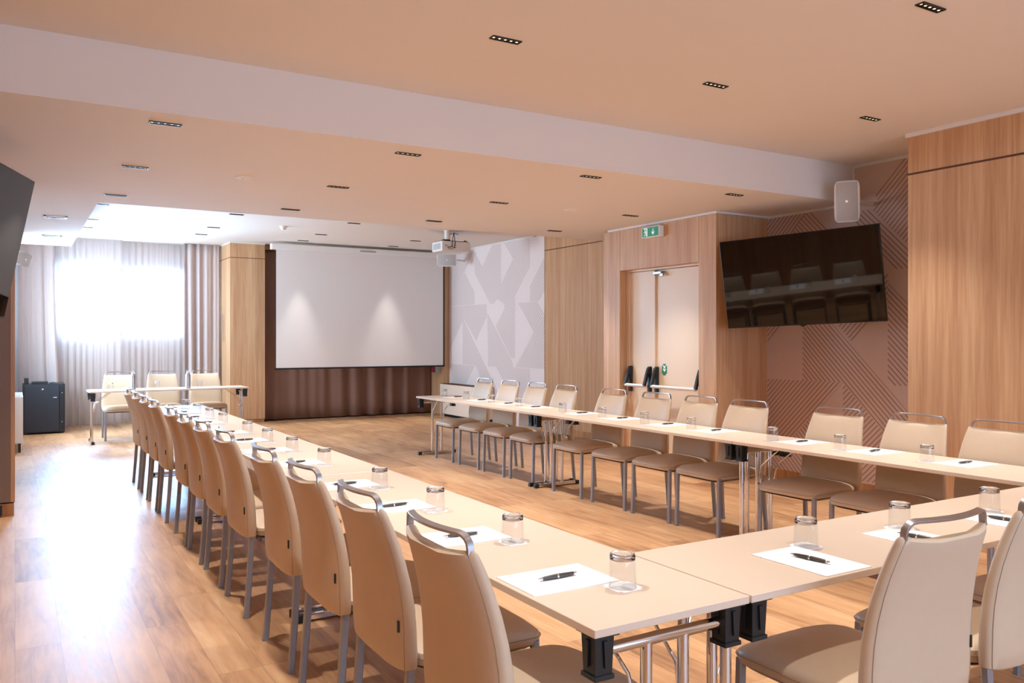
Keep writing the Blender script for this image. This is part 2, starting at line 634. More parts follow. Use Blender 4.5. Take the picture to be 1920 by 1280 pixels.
# wall behind the camera, with a broad glazed opening
bm = NB()
bx(bm, (-0.45, -4.1, 1.56), (0.9, 0.2, 3.12))
bx(bm, (6.7, -4.1, 1.56), (1.8, 0.2, 3.12))
bx(bm, (2.9, -4.1, 0.2), (5.8, 0.2, 0.4))
bx(bm, (2.9, -4.1, 3.0), (5.8, 0.2, 0.24))
struct(obj('wall_front', bm, M['white_wall']), 'wall behind the camera')

# right side: cabinet wall, wall covering recess, door block, oak wall, far wall covering
bm = NB()
bx(bm, (6.7, 0.05, (0.09 + H1 - 0.03) / 2), (1.0, 8.1, H1 - 0.03 - 0.09))
o = struct(obj('wall_right', bm, M['oak']), 'oak clad wall at the right edge')
sbox('panel_joint', 6.196, 6.3, -4.0, 4.102, 2.785, 2.80, M['groove'], o)
struct(sbox('baseboard_right', 6.215, 6.9, -4.0, 4.09, 0, 0.09, M['oak_dark']))
struct(sbox('trim_1', 6.185, 6.9, -4.0, 4.115, H1 - 0.03, H1, M['trimw']), 'thin white ceiling trim over the right oak wall')


def covering(name, x, y0, y1, z0, z1, fpolys, bpolys, mats, label):
    bm = NB()
    bx(bm, (x + 0.02, (y0 + y1) / 2, (z0 + z1) / 2), (0.04, y1 - y0, z1 - z0), mi=0)
    k = 0
    for mi, polys in ((1, fpolys), (2, bpolys)):
        for p in polys:
            k += 1
            pts = [(x - 0.0006 - 0.00005 * k, min(max(a, y0), y1), min(max(b, z0), z1)) for a, b in p]
            vs = [bm.verts.new(q) for q in pts]
            try:
                f = bm.faces.new(vs)
                f.material_index = mi
                f.normal_update()
                if f.normal.x > 0:
                    f.normal_flip()
            except Exception:
                pass
    me = bpy.data.meshes.new(name)
    bm.to_mesh(me)
    bm.free()
    for m in mats:
        me.materials.append(m)
    o = bpy.data.objects.new(name, me)
    col.objects.link(o)
    return struct(o, label)


RF = [[(6.17, 2.76), (5.65, 2.76), (6.17, 2.24)], [(4.59, 3.09), (4.0, 3.09), (4.0, 2.12), (4.36, 2.12), (4.92, 2.68), (4.85, 2.75), (4.88, 2.80)],
      [(4.95, 1.90), (4.75, 2.1), (4.75, 1.8), (4.95, 1.60)], [(5.33, 1.64), (4.93, 1.64), (5.13, 1.44)],
      [(6.17, 1.78), (5.98, 1.59), (6.17, 1.40)], [(6.17, 1.04), (5.23, 1.04), (6.17, 0.10)],
      [(5.18, 1.02), (4.28, 0.12), (5.23, 0.12), (5.23, 1.02)]]
RB = [[(5.65, 2.76), (5.61, 2.76), (5.24, 2.37), (5.95, 2.46)], [(5.18, 2.66), (4.92, 2.68), (4.34, 2.10), (4.70, 2.10)],
      [(4.75, 1.98), (4.0, 1.23), (4.0, 1.04), (4.70, 1.04), (4.75, 1.09)], [(5.71, 1.96), (5.61, 1.87), (4.0, 0.26), (4.0, 0.12), (4.31, 0.12), (5.23, 1.04), (5.71, 1.04)],
      [(5.83, 0.46), (5.61, 0.68), (5.61, 0.10), (6.17, 0.10), (6.17, 0.12)]]
covering('wall_right', XW1, 4.0, 6.25, 0.10, H1 - 0.03, RF, RB, [M['wp'], M['wp_f'], M['wp_b']], 'pinkish wall covering with diagonal lines behind the television')
struct(sbox('wall_right', XW1 + 0.04, 7.6, 4.0, 6.3, 0, H1, M['white_wall']))
struct(sbox('baseboard_right', XW1 - 0.015, XW1 + 0.04, 4.05, 6.2, 0, 0.10, M['oak_dark']))
struct(sbox('trim_2', XW1 - 0.012, XW1 + 0.04, 4.1, YB, H1 - 0.03, H1, M['trimw']), 'white edge trim above the wall covering')
struct(sbox('trim_2', XW1 - 0.012, XW1 + 0.04, YB, 6.17, H2 - 0.025, H2, M['trimw']), 'white edge trim under the lowered ceiling')
struct(sbox('trim_2', XW1 - 0.012, XW1 + 0.04, YB - 0.025, YB, H2, H1 - 0.03, M['trimw']), 'upright white edge trim beside the ceiling step')

# door block (x 6.13 front, y 6.17-8.05), with a recessed double door
DX = 6.13
bm = NB()
DT = 2.27
bx(bm, ((DX + 7.5) / 2, 6.295, (0.0 + H2 - 0.02) / 2), (7.5 - DX, 0.25, H2 - 0.02))
bx(bm, ((DX + 7.5) / 2, 7.895, (H2 - 0.02) / 2), (7.5 - DX, 0.31, H2 - 0.02))
bx(bm, ((DX + 7.5) / 2, 7.08, (DT + H2 - 0.02) / 2), (7.5 - DX, 1.32, H2 - 0.02 - DT))
bx(bm, ((6.35 + 7.5) / 2, 7.08, DT / 2), (7.5 - 6.35, 1.32, DT))
o = struct(obj('wall_right', bm, M['oak']), 'oak clad block around the double door')
for yj in (6.42, 7.74):
    sbox('panel_joint', DX - 0.001, DX + 0.01, yj - 0.0015, yj + 0.0015, DT, H2 - 0.02, M['groove'], o)
struct(sbox('trim_3', DX - 0.02, 7.5, 6.15, 7.95, H2 - 0.02, H2, M['trimw']), 'white trim capping the door block')
struct(sbox('baseboard_right', DX - 0.004, DX + 0.3, 6.167, 6.417, 0, 0.07, M['oak_dark']))

d1 = thing('door_1', 'cream double door with push bars in the oak block', 'door')
del d1['category']
d1['kind'] = 'structure'
sbox('door_frame', 6.235, 6.35, 7.70, 7.74, 0, DT, M['door'], d1)
sbox('door_frame', 6.235, 6.35, 6.42, 7.70, DT - 0.02, DT, M['door'], d1)
lf1 = sbox('door_leaf', 6.25, 6.30, 7.255, 7.70, 0.01, DT - 0.025, M['door'], d1, 0.002)
lf2 = sbox('door_leaf', 6.26, 6.31, 6.42, 7.25, 0.01, DT - 0.025, M['door'], d1, 0.002)
sbox('astragal', 6.235, 6.26, 7.235, 7.275, 0.01, DT - 0.025, M['door'], lf1, 0.002)
bm = NB()
bx(bm, (6.235, 7.17, DT - 0.06), (0.06, 0.14, 0.035), 0.006)
bx(bm, (6.22, 7.10, DT - 0.085), (0.02, 0.05, 0.03), 0.003)
obj('door_closer', bm, M['brushed'], lf2)


def push_bar(y0, y1, xf, leaf):
    bm = NB()
    tube(bm, [(xf - 0.10, y0, 0.93), (xf - 0.10, y1, 0.93)], 0.018, 12)
    b = obj('push_bar', bm, M['white'], leaf, True)
    for y in (y0, y1):
        bm = NB()
        bx(bm, (xf - 0.02, y, 1.0), (0.04, 0.045, 0.30), 0.01)
        tube(bm, [(xf - 0.035, y, 1.13), (xf - 0.065, y, 1.05), (xf - 0.10, y, 0.93)], 0.02, 10, rect=(0.04, 0.035))
        obj('push_bar_arm', bm, M['black'], leaf)


push_bar(7.66, 7.32, 6.25, lf1)
push_bar(7.21, 6.50, 6.26, lf2)
bm = NB()
bx(bm, (6.2595, 7.10, 1.12), (0.002, 0.085, 0.13), 0.0, mi=0)
bmesh.ops.bevel(bm, geom=[e for e in bm.edges if abs(e.verts[0].co.x - e.verts[1].co.x) > 0.0015], offset=0.02, segments=4, affect='EDGES')
st = obj('green_sticker', bm, M['green_sticker'], lf2)
bm = NB()
for k, zc in enumerate((1.15, 1.115)):
    prism(bm, [(6.2583, 7.10 + .024, zc + .014), (6.2583, 7.10 + .010, zc + .014), (6.2583, 7.10, zc - .004), (6.2583, 7.10 - .010, zc + .014), (6.2583, 7.10 - .024, zc + .014), (6.2583, 7.10, zc - .022)], (-.0005, 0, 0))
bm2 = bm
obj('white_chevrons', bm2, M['signw'], st)

# exit sign
ex = thing('exit_sign', 'green emergency exit sign with running figure and down arrow', 'sign', (DX, 7.11, 2.655))
bm = NB()
bx(bm, (-0.035, 0, 0), (0.07, 0.30, 0.125), 0.008)
obj('housing', bm, M['white'], ex)
bm = NB()
bx(bm, (-0.0712, 0, 0), (0.0025, 0.27, 0.10))
obj('green_face', bm, M['green'], ex)


def flat_yz(bm, pts, x=-0.0730):
    # pts in sign coordinates: u to the viewer's right, v up
    prism(bm, [(x, -u, v) for u, v in pts], (-0.0004, 0, 0))


bm = NB()
flat_yz(bm, [(-.105, .045), (-.045, .045), (-.045, -.045), (-.058, -.045), (-.058, .035), (-.105, .035)])
cxh, cyh = -.082, .024
flat_yz(bm, [(cxh + .008 * math.cos(a * PI / 5), cyh + .008 * math.sin(a * PI / 5)) for a in range(10)])
flat_yz(bm, [(-.09, .012), (-.075, .016), (-.068, -.006), (-.080, -.014)])
flat_yz(bm, [(-.090, .012), (-.100, .004), (-.104, -.008), (-.099, -.008), (-.094, .002), (-.086, .006)])
flat_yz(bm, [(-.075, .016), (-.062, .006), (-.064, .001), (-.077, .008)])
flat_yz(bm, [(-.080, -.012), (-.090, -.028), (-.106, -.032), (-.106, -.038), (-.087, -.035), (-.072, -.014)])
flat_yz(bm, [(-.068, -.006), (-.064, -.022), (-.074, -.040), (-.068, -.042), (-.057, -.022), (-.062, -.006)])
obj('running_figure', bm, M['signw'], ex)
bm = NB()
flat_yz(bm, [(.045, .034), (.055, .034), (.055, -.012), (.074, .006), (.074, -.008), (.050, -.036), (.026, -.008), (.026, .006), (.045, -.012)])
obj('down_arrow', bm, M['signw'], ex)

# oak wall beyond the block and far wall covering
bm = NB()
bx(bm, (XW2 + 0.15, 9.54, H3 / 2), (0.3, 3.04, H3))
o = struct(obj('wall_right', bm, M['oak']), 'oak clad wall between door block and far wall covering')
sbox('panel_joint', XW2 - 0.002, XW2 + 0.02, 8.0, 11.06, 2.868, 2.882, M['groove'], o)
struct(sbox('baseboard_right', XW2 - 0.02, XW2 + 0.02, 8.05, 11.06, 0, 0.09, M['oak_dark']))
LF = [[(14.4, 3.12), (13.41, 3.12), (13.78, 2.75), (14.4, 2.13)], [(12.77, 3.12), (12.43, 3.12), (12.43, 2.38), (12.63, 2.18), (13.17, 2.72)],
      [(12.04, 2.83), (11.68, 2.47), (11.96, 2.19), (11.96, 1.14), (12.1, 1.14), (12.61, 1.68), (12.32, 1.97), (12.32, 2.07), (12.66, 2.20)],
      [(14.4, 2.09), (12.94, 2.09), (12.94, 1.88), (13.33, 1.43), (13.83, 1.85), (14.4, 1.28)], [(11.06, 2.76), (11.06, 2.22), (11.25, 2.07), (11.49, 2.08), (11.49, 2.33)],
      [(11.06, 1.88), (11.06, 0.99), (11.95, 0.99), (11.37, 1.57)], [(14.4, 0.98), (13.37, 0.98), (13.81, 0.54), (14.4, 0.12)]]
LB = [[(13.78, 2.72), (13.4, 2.34), (13.4, 2.10), (14.4, 2.10), (14.4, 2.13)], [(13.39, 3.06), (12.52, 2.19), (12.69, 2.09), (12.82, 2.09), (13.39, 2.66)],
      [(12.33, 3.12), (11.49, 3.12), (11.49, 2.65), (11.68, 2.47)], [(13.87, 1.87), (13.80, 1.80), (12.12, 0.12), (12.6, 0.12), (13.37, 0.99), (13.87, 0.99)],
      [(12.92, 1.93), (12.1, 1.13), (12.0, 0.98), (12.89, 0.98)], [(11.87, 2.07), (11.29, 2.07), (11.06, 1.86), (11.37, 1.57)], [(12.6, 0.98), (11.49, 0.98), (11.49, 0.12), (11.74, 0.12)]]
covering('wall_right', XW2 - 0.01, 11.06, 14.42, 0.0, H3 - 0.02, LF, LB, [M['wp2'], M['wp2_f'], M['wp2_b']], 'pale wall covering with diagonal lines beside the screen')
struct(sbox('wall_right', XW2 + 0.03, 7.55, 11.06, 15.8, 0, H3, M['white_wall']))
struct(sbox('trim_4', XW2 - 0.025, XW2 + 0.03, 11.35, 14.42, H3 - 0.022, H3, M['trimw']), 'white edge trim over the far wall covering')
bm = NB()
bx(bm, (7.20, 14.72, H3 / 2), (0.17, 0.6, H3), 0.002)
struct(obj('wall_right', bm, M['oak']), 'narrow oak pier right of the screen')

# oak pillar at the back
bm = NB()
bx(bm, (3.49, 15.29, (0.06 + H3 - 0.02) / 2), (0.60, 0.98, H3 - 0.02 - 0.06), 0.002)
o = struct(obj('wall_back', bm, M['oak']), 'oak clad pillar between window curtain and screen')
bm = NB()
bx(bm, (3.49, 15.29, 2.88), (0.604, 0.984, 0.010))
obj('panel_joint', bm, M['groove'], o)
struct(sbox('baseboard_back', 3.20, 3.78, 14.815, 15.7, 0, 0.06, M['oak_dark']))
struct(sbox('trim_5', 3.185, 3.795, 14.795, 15.78, H3 - 0.02, H3, M['trimw']), 'thin trim on top of the oak pillar')
struct(sbox('trim_6', 3.79, 7.12, 14.9, 15.1, H3 - 0.09, H3, M['oak_dark']), 'oak strip above the dark curtain')


# ------------------------------------------------------------------ curtains
def curtain(name, x0, x1, y, z0, z1, folds, amp, mat, label, seed=1, swing=0.0, gather=None, nx=None, nz=14, kind=None, group=None):
    rnd = random.Random(seed)
    nx = nx or folds * 10
    ph = [rnd.uniform(0, 6.28) for _ in range(4)]
    bm = NB()
    rows = []
    for j in range(nz + 1):
        t = j / nz            # 0 bottom .. 1 top
        z = z0 + (z1 - z0) * t
        row = []
        for i in range(nx + 1):
            s = i / nx
            a = s * folds * 2 * PI
            warp = 0.9 * math.sin(2 * PI * s * 1.3 + ph[0]) + 0.6 * math.sin(2 * PI * s * 2.9 + ph[1]) + 0.25 * math.sin(3 * t + ph[2] + s * 5)
            am = amp * (0.55 + 0.45 * math.sin(s * folds * 0.8 + ph[3])) * (1.0 - 0.45 * t)
            g = 0.0
            if gather:
                g = gather(s, t)
            row.append(bm.verts.new((x0 + (x1 - x0) * s + g + swing * (1 - t) ** 2 * math.sin(a * 0.5 + ph[1]) * 0.3,
                                     y + am * math.sin(a + warp * 0.8) + amp * 0.12 * math.sin(2 * a + ph[2]), z)))
        rows.append(row)
    for a, b in zip(rows[:-1], rows[1:]):
        for i in range(nx):
            bm.faces.new((a[i], a[i + 1], b[i + 1], b[i]))
    o = obj(name, bm, mat, None, True)
    sm = o.modifiers.new('thickness', 'SOLIDIFY')
    sm.thickness = 0.002
    return o


sh = curtain('sheer_curtain', 0.30, 1.57, 15.52, 0.02, H3 - 0.005, 12, 0.03, M['sheer'], '', 3, nz=16)
tag(sh, 'translucent grey sheer curtain over the left window light', 'curtain')
sh = curtain('sheer_curtain', 1.58, 2.72, 15.64, 0.02, H3 - 0.005, 11, 0.03, M['sheer'], '', 5, nz=16)
tag(sh, 'translucent grey sheer curtain over the right window light', 'curtain')
dr = curtain('drape', 0.04, 0.55, 15.42, 0.02, H3 - 0.005, 3, 0.06, M['drape'], '', 8, gather=lambda s, t: 0.10 * s * (1 - t) ** 1.5)
tag(dr, 'heavy taupe drape gathered at the left of the window', 'curtain')
dr = curtain('drape', 2.55, 3.14, 15.45, 0.02, H3 - 0.005, 4, 0.06, M['drape'], '', 12)
tag(dr, 'heavy taupe drape gathered beside the oak pillar', 'curtain')
dk = curtain('dark_curtain', 3.80, 7.10, 14.98, 0.02, H3 - 0.01, 9, 0.07, M['curtain_dark'], '', 21, nz=10)
tag(dk, 'dark brown floor length curtain behind the projection screen', 'curtain')
bm = NB()
tube(bm, [(3.165, 15.2, 1.42), (3.155, 15.2, 1.9)], 0.008, 8)
o = obj('curtain_wand', bm, M['chrome'])
tag(o, 'short metal curtain wand hanging against the oak pillar', 'curtain wand')

# ------------------------------------------------------------------ projection screen
ps = thing('projection_screen', 'large white pull down projection screen before the dark curtain', 'screen', (5.45, 14.3, 0))
bm = NB()
bx(bm, (0, 0, 3.055), (3.38, 0.12, 0.10), 0.01)
cs = obj('screen_case', bm, M['white'], ps)
bm = NB()
bx(bm, (0.05, -0.0615, 3.055), (0.30, 0.003, 0.035))
obj('case_label', bm, M['grey'], cs)
bm = NB()
bx(bm, (-0.003, 0, 1.99), (3.19, 0.002, 2.06))
obj('screen_fabric', bm, M['screen'], ps)
bm = NB()
bx(bm, (1.607, 0, 1.99), (0.03, 0.003, 2.06))
bx(bm, (0, 0, 0.952), (3.25, 0.022, 0.028), 0.004)
obj('black_border_bar', bm, M['border'], ps)


# ------------------------------------------------------------------ recessed downlights
def make_downlight(x, y, z, label, group):
    t = thing('recessed_downlight', label, 'ceiling light', (x, y, z), 0, group)
    bm = NB()
    hx, hy, fr, dp = 0.092, 0.025, 0.005, 0.018
    for s in (-1, 1):
        bx(bm, (0, s * (hy - fr / 2), -0.0035), (2 * hx, fr, 0.007))
        bx(bm, (s * (hx - fr / 2), 0, -0.0035), (fr, 2 * hy, 0.007))
    for k in range(4):
        bx(bm, (-0.0552 + k * 0.0368, 0, -0.0025), (0.004, 2 * hy - 0.008, 0.004))
    bx(bm, (0, 0, -0.001), (2 * hx - 0.004, 2 * hy - 0.004, 0.0015))
    obj('black_housing', bm, M['black'], t)
    for k in range(5):
        bm = NB()
        lathe(bm, [(0.0001, -0.0017), (0.007, -0.0017), (0.007, -0.0024), (0.0001, -0.0028)], 12, (-0.0736 + k * 0.0368, 0.004, 0))
        obj('lens', bm, M['lens'], t)
    return t


ORD = ['first', 'second', 'third', 'fourth', 'fifth', 'sixth', 'seventh', 'eighth', 'ninth', 'tenth', 'eleventh', 'twelfth']
proto = None
zn = {'near': ('high near ceiling', 'downlights in the high near ceiling'), 'mid': ('lowered middle ceiling', 'downlights in the lowered ceiling band'),
      'back': ('far white ceiling', 'downlights in the far ceiling')}
rown = {'near': {0.95: 'front row out of view', 2.47: 'row nearest the camera', 3.95: 'row before the ceiling step'},
        'mid': {5.37: 'row just behind the ceiling step', 6.84: 'middle row', 8.27: 'last row before the far ceiling'},
        'back': {11.52: 'row nearest the lowered ceiling', 13.03: 'middle row', 14.0: 'row nearest screen and window'}}
for (x, y, z, zone) in SPOTS:
    cn = 'leftmost' if x < 1.5 else 'second from left' if x < 3 else 'third from left' if x < 5 else 'rightmost'
    lab = 'black slot downlight, %s, %s, %s' % (cn, rown[zone][y], zn[zone][0])
    if proto is None:
        proto = make_downlight(x, y, z, lab, zn[zone][1])
    else:
        dup(proto, (x, y, z), 0, lab, zn[zone][1])

# round ceiling discs, detector, vents, projector
def disc(x, y, lab):
    bm = NB()
    lathe(bm, [(0.0001, 0), (0.068, 0), (0.064, -0.007), (0.03, -0.010), (0.012, -0.010), (0.010, -0.016), (0.0001, -0.017)], 28)
    o = obj('ceiling_speaker', bm, M['white'], None, True, (x, y, H2))
    tag(o, lab, 'ceiling fitting', 'round white ceiling discs')


disc(1.58, 6.83, 'round white ceiling disc between the left downlights of the lowered ceiling')
disc(4.80, 6.85, 'round white ceiling disc near the right of the lowered ceiling')
bm = NB()
lathe(bm, [(0.0001, 0), (0.055, 0), (0.055, -0.015), (0.035, -0.04), (0.03, -0.055), (0.0001, -0.058)], 24)
tag(obj('smoke_detector', bm, M['white'], None, True, (3.44, 12.37, H3)), 'white smoke detector on the far ceiling left of the screen', 'smoke detector')
for i, (x, y, lab) in enumerate(((0.37, 10.06, 'nearer white air grille under the duct casing'), (0.40, 11.94, 'farther white air grille under the duct casing'))):
    vt = thing('air_vent', lab, 'air vent', (x, y, H2), 0, 'air grilles under the duct casing')
    bm = NB()
    for s in (-1, 1):
        bx(bm, (0, s * 0.065, -0.005), (0.22, 0.02, 0.01))
        bx(bm, (s * 0.10, 0, -0.005), (0.02, 0.15, 0.01))
    obj('vent_frame', bm, M['trimw'], vt)
    bm = NB()
    for k in range(12):
        bx(bm, (-0.082 + k * 0.0149, 0, -0.006), (0.005, 0.11, 0.010))
    obj('vent_slats', bm, M['grey'], vt)
    bm = NB()
    bx(bm, (0, 0, -0.001), (0.18, 0.11, 0.002))
    obj('vent_backing', bm, M['rack2'], vt)

pj = thing('projector', 'white ceiling mounted projector with dangling cables', 'projector', (5.76, 11.55, H3))
bm = NB()
bx(bm, (0.13, 0.12, -0.245), (0.50, 0.36, 0.155), 0.012)
bd = obj('projector_body', bm, M['white'], pj)
bm = NB()
bx(bm, (-0.121, 0.12, -0.245), (0.004, 0.26, 0.09))
obj('side_grille', bm, M['grille'], bd)
bm = NB()
for (a, b, c, d) in ((-.05, -.235, .03, .010), (0.0, -.262, .06, .012), (.05, -.25, .02, .02), (.09, -.265, .05, .010), (.03, -.285, .09, .008)):
    bx(bm, (a, -0.0605, b), (c, 0.004, d))
obj('connector_panel', bm, M['black'], bd)
bm = NB()
bx(bm, (0.13, 0.12, -0.163), (0.44, 0.30, 0.012))
bx(bm, (0.0, 0.05, -0.15), (0.10, 0.10, 0.03))
bx(bm, (0.30, -0.02, -0.152), (0.03, 0.03, 0.02))
obj('mount_plate', bm, M['black'], pj)
bm = NB()
lathe(bm, [(0.045, -0.14), (0.045, 0.0)], 20)
lathe(bm, [(0.06, -0.006), (0.06, 0.0)], 20)
obj('mount_pole', bm, M['white'], pj, True)
bm = NB()
tube(bm, [(0.02, -0.02, -0.06), (0.10, -0.06, -0.045), (0.16, -0.06, -0.06)], 0.005, 6)
tube(bm, [(0.09, -0.05, -0.03), (0.085, -0.07, -0.10), (0.10, -0.08, -0.20), (0.09, -0.065, -0.262)], 0.006, 6)
tube(bm, [(0.09, -0.05, -0.03), (0.06, -0.07, -0.12), (0.045, -0.08, -0.22), (0.04, -0.065, -0.262)], 0.005, 6)
obj('cables', bm, M['black'], pj)


# ------------------------------------------------------------------ wall speakers
def wall_speaker(loc, rot, w, h, d, label, arm_to, group):
    t = thing('wall_speaker', label, 'speaker', loc, 0, group)
    t.rotation_euler = rot
    # front faces local -Y
    def rings(w, h, y0, y1, n=9, bow=0.03, grow=1.0):
        pass
    bm = NB()
    prof = []
    N = 8
    rr = []
    for (yy, sc_) in ((d, 0.62), (d * 0.8, 0.80), (d * 0.4, 0.96), (0.0, 1.0)):
        ring = []
        for k in range(32):
            a = 2 * PI * k / 32
            e = 2 / 7.0
            cx = math.copysign(abs(math.cos(a)) ** e, math.cos(a)) * w / 2 * sc_
            cz = math.copysign(abs(math.sin(a)) ** e, math.sin(a)) * h / 2 * sc_
            bow = -0.018 * (1 - (cx / (w / 2)) ** 2) if yy == 0.0 else 0
            ring.append((cx, yy + bow, cz))
        rr.append(ring)
    ring_loft(bm, rr)
    obj('cabinet', bm, M['white'], t, True)
    bm = NB()
    nn = 10
    rows = []
    for j in range(2):
        zz = (-0.5 + j) * (h - 0.03)
        rows.append([((-0.5 + i / nn) * (w - 0.03), -0.004 - 0.020 * (1 - (2 * (i / nn) - 1) ** 2), zz) for i in range(nn + 1)])
    va = [[bm.verts.new(p) for p in r] for r in rows]
    vb = [[bm.verts.new((p[0], p[1] + 0.01, p[2])) for p in r] for r in rows]
    for i in range(nn):
        bm.faces.new((va[0][i], va[0][i + 1], va[1][i + 1], va[1][i]))
        bm.faces.new((vb[0][i], vb[1][i], vb[1][i + 1], vb[0][i + 1]))
        for j in (0, 1):
            bm.faces.new((va[j][i], vb[j][i], vb[j][i + 1], va[j][i + 1]))
    for i in (0, nn):
        bm.faces.new((va[0][i], va[1][i], vb[1][i], vb[0][i]))
    g = obj('speaker_grille', bm, M['grille'], t)
    bm = NB()
    bx(bm, (0, -0.0255, 0), (0.018, 0.003, 0.018), 0.001)
    obj('badge', bm, M['signw'], g)
    bm = NB()
    inv = (Matrix.Translation(loc) @ rotm(rot)).inverted()
    p1 = inv @ Vector(arm_to)
    tube(bm, [(0, d * 0.9, 0), ((p1.x) * 0.5, (d + p1.y) * 0.5, p1.z * 0.5), p1], 0.018, 10)
    obj('bracket_arm', bm, M['white'], t, True)
    return t


wall_speaker((6.42, 4.84, 2.70), (math.radians(6), 0, math.radians(-58)), 0.215, 0.37, 0.20, 'white upright loudspeaker on the wall above the right television', (6.875, 4.9, 2.72), 'white wall loudspeakers')
wall_speaker((6.72, 13.5, 2.90), (math.radians(12), 0, math.radians(-26)), 0.36, 0.235, 0.17, 'white horizontal loudspeaker at the right end of the screen', (7.235, 13.8, 2.93), 'white wall loudspeakers')
wall_speaker((0.10, 12.0, 2.46), (math.radians(14), math.radians(8), math.radians(48)), 0.24, 0.17, 0.14, 'small white loudspeaker left of the window drape', (-0.025, 12.12, 2.5), 'white wall loudspeakers')


# ------------------------------------------------------------------ televisions
def television(name_label, center, h, u, W, Hh, arm_x, arm_pts):
    h = Vector(h).normalized()
    u = Vector(u)
    u = (u - h * u.dot(h)).normalized()
    n = h.cross(u)        # out of the screen towards -x for the right set
    R = Matrix((h, n * -1, u)).transposed().to_4x4()
    t = thing('television', name_label, 'television', (0, 0, 0), 0)
    t.matrix_world = Matrix.Translation(center) @ R
    # local: x along width, y behind the screen, z up
    bm = NB()
    bx(bm, (0, 0.025, 0), (W, 0.035, Hh), 0.004)
    bx(bm, (0, 0.06, -0.05), (W * 0.72, 0.045, Hh * 0.62), 0.015)
    obj('casing', bm, M['tvb'], t)
    bm = NB()
    bx(bm, (0, 0.0065, 0.003), (W - 0.018, 0.002, Hh - 0.024))
    obj('screen_panel', bm, M['tv'], t)
    bm = NB()
    lathe(bm, [(0.0001, -0.014), (0.02, -0.010), (0.028, 0.0)], 16, (0, 0.018, -Hh / 2))
    obj('sensor_bump', bm, M['tvb'], t, True)
    bm = NB()
    inv = t.matrix_world.inverted()
    bx(bm, (0, 0.10, 0), (0.42, 0.03, 0.42), 0.004)
    pts = [inv @ Vector(p) for p in arm_pts]
    tube(bm, [(0, 0.11, 0)] + [tuple(p) for p in pts], 0.02, 8, rect=(0.05, 0.07))
    obj('wall_arm', bm, M['black'], t)
    return t


# right television: corners solved from perspective
cx, cy, cz = 6.265, 5.254, 1.46 + (1.999 - 1.46) * 1.5 / 1.45
yaw, tilt, roll = -0.340, 0.162, -0.035
h0 = Vector((math.sin(yaw), math.cos(yaw), 0))
n0 = Vector((-h0.y, h0.x, 0))
u0 = Vector((0, 0, 1)) * math.cos(tilt) + n0 * math.sin(tilt)
hh = h0 * math.cos(roll) + u0 * math.sin(roll)
uu = -h0 * math.sin(roll) + u0 * math.cos(roll)
television('black flat television tilted on the patterned right wall', (cx, cy, cz), -hh, uu, 1.5, 0.8625, 0, [(6.6, 5.3, 2.1), (6.87, 5.3, 2.1)])
# left television
a = math.radians(17.7)
hL = Vector((math.sin(a), math.cos(a), 0))
nL = Vector((math.cos(a), -math.sin(a), 0))
tl = math.asin(0.2)
uL = Vector((0, 0, 1)) * math.cos(tl) + nL * math.sin(tl)
corner = Vector((0.125, 6.5, 2.53))
WL, HL = 1.62, 0.95
cL = corner - hL * WL / 2 - uL * HL / 2
television('black flat television leaning out at the left edge', cL, hL, uL, WL, HL, 0, [(-0.45, 5.9, 2.1), (-0.598, 5.9, 2.1)])


# ------------------------------------------------------------------ chairs
def superring(hx, hy, e, n=32, fz=lambda x, y: 0, cx=0, cy=0):
    r = []
    for k in range(n):
        a = 2 * PI * (k + 0.5) / n
        x = math.copysign(abs(math.cos(a)) ** (2 / e), math.cos(a)) * hx
        y = math.copysign(abs(math.sin(a)) ** (2 / e), math.sin(a)) * hy
        r.append((cx + x, cy + y, fz(x, y)))
    return r


BACK = [  # z, centre y, half width, half thickness
    (0.415, -0.222, 0.222, 0.030), (0.425, -0.224, 0.238, 0.036), (0.47, -0.226, 0.243, 0.037), (0.55, -0.228, 0.243, 0.036), (0.62, -0.232, 0.240, 0.034),
    (0.69, -0.241, 0.235, 0.032), (0.76, -0.255, 0.228, 0.030), (0.82, -0.271, 0.220, 0.028), (0.87, -0.287, 0.212, 0.026), (0.905, -0.300, 0.206, 0.024), (0.922, -0.306, 0.203, 0.020), (0.930, -0.309, 0.197, 0.010)]


def bow(z):
    return 0.012 + 0.030 * max(0, (z - 0.45) / 0.5)


def back_section(z, yc, hw, ht, n=40):
    out = []
    for k in range(n):
        a = 2 * PI * (k + 0.5) / n
        x = math.copysign(abs(math.cos(a)) ** (2 / 6.0), math.cos(a)) * hw
        y = math.copysign(abs(math.sin(a)) ** (2 / 2.6), math.sin(a)) * ht
        c = bow(z) * (1 - (x / hw) ** 2)
        dip = -0.016 * (1 - (x / hw) ** 2) * max(0.0, (z - 0.85) / 0.08)
        out.append((x, yc + y - c, z + dip))
    return out


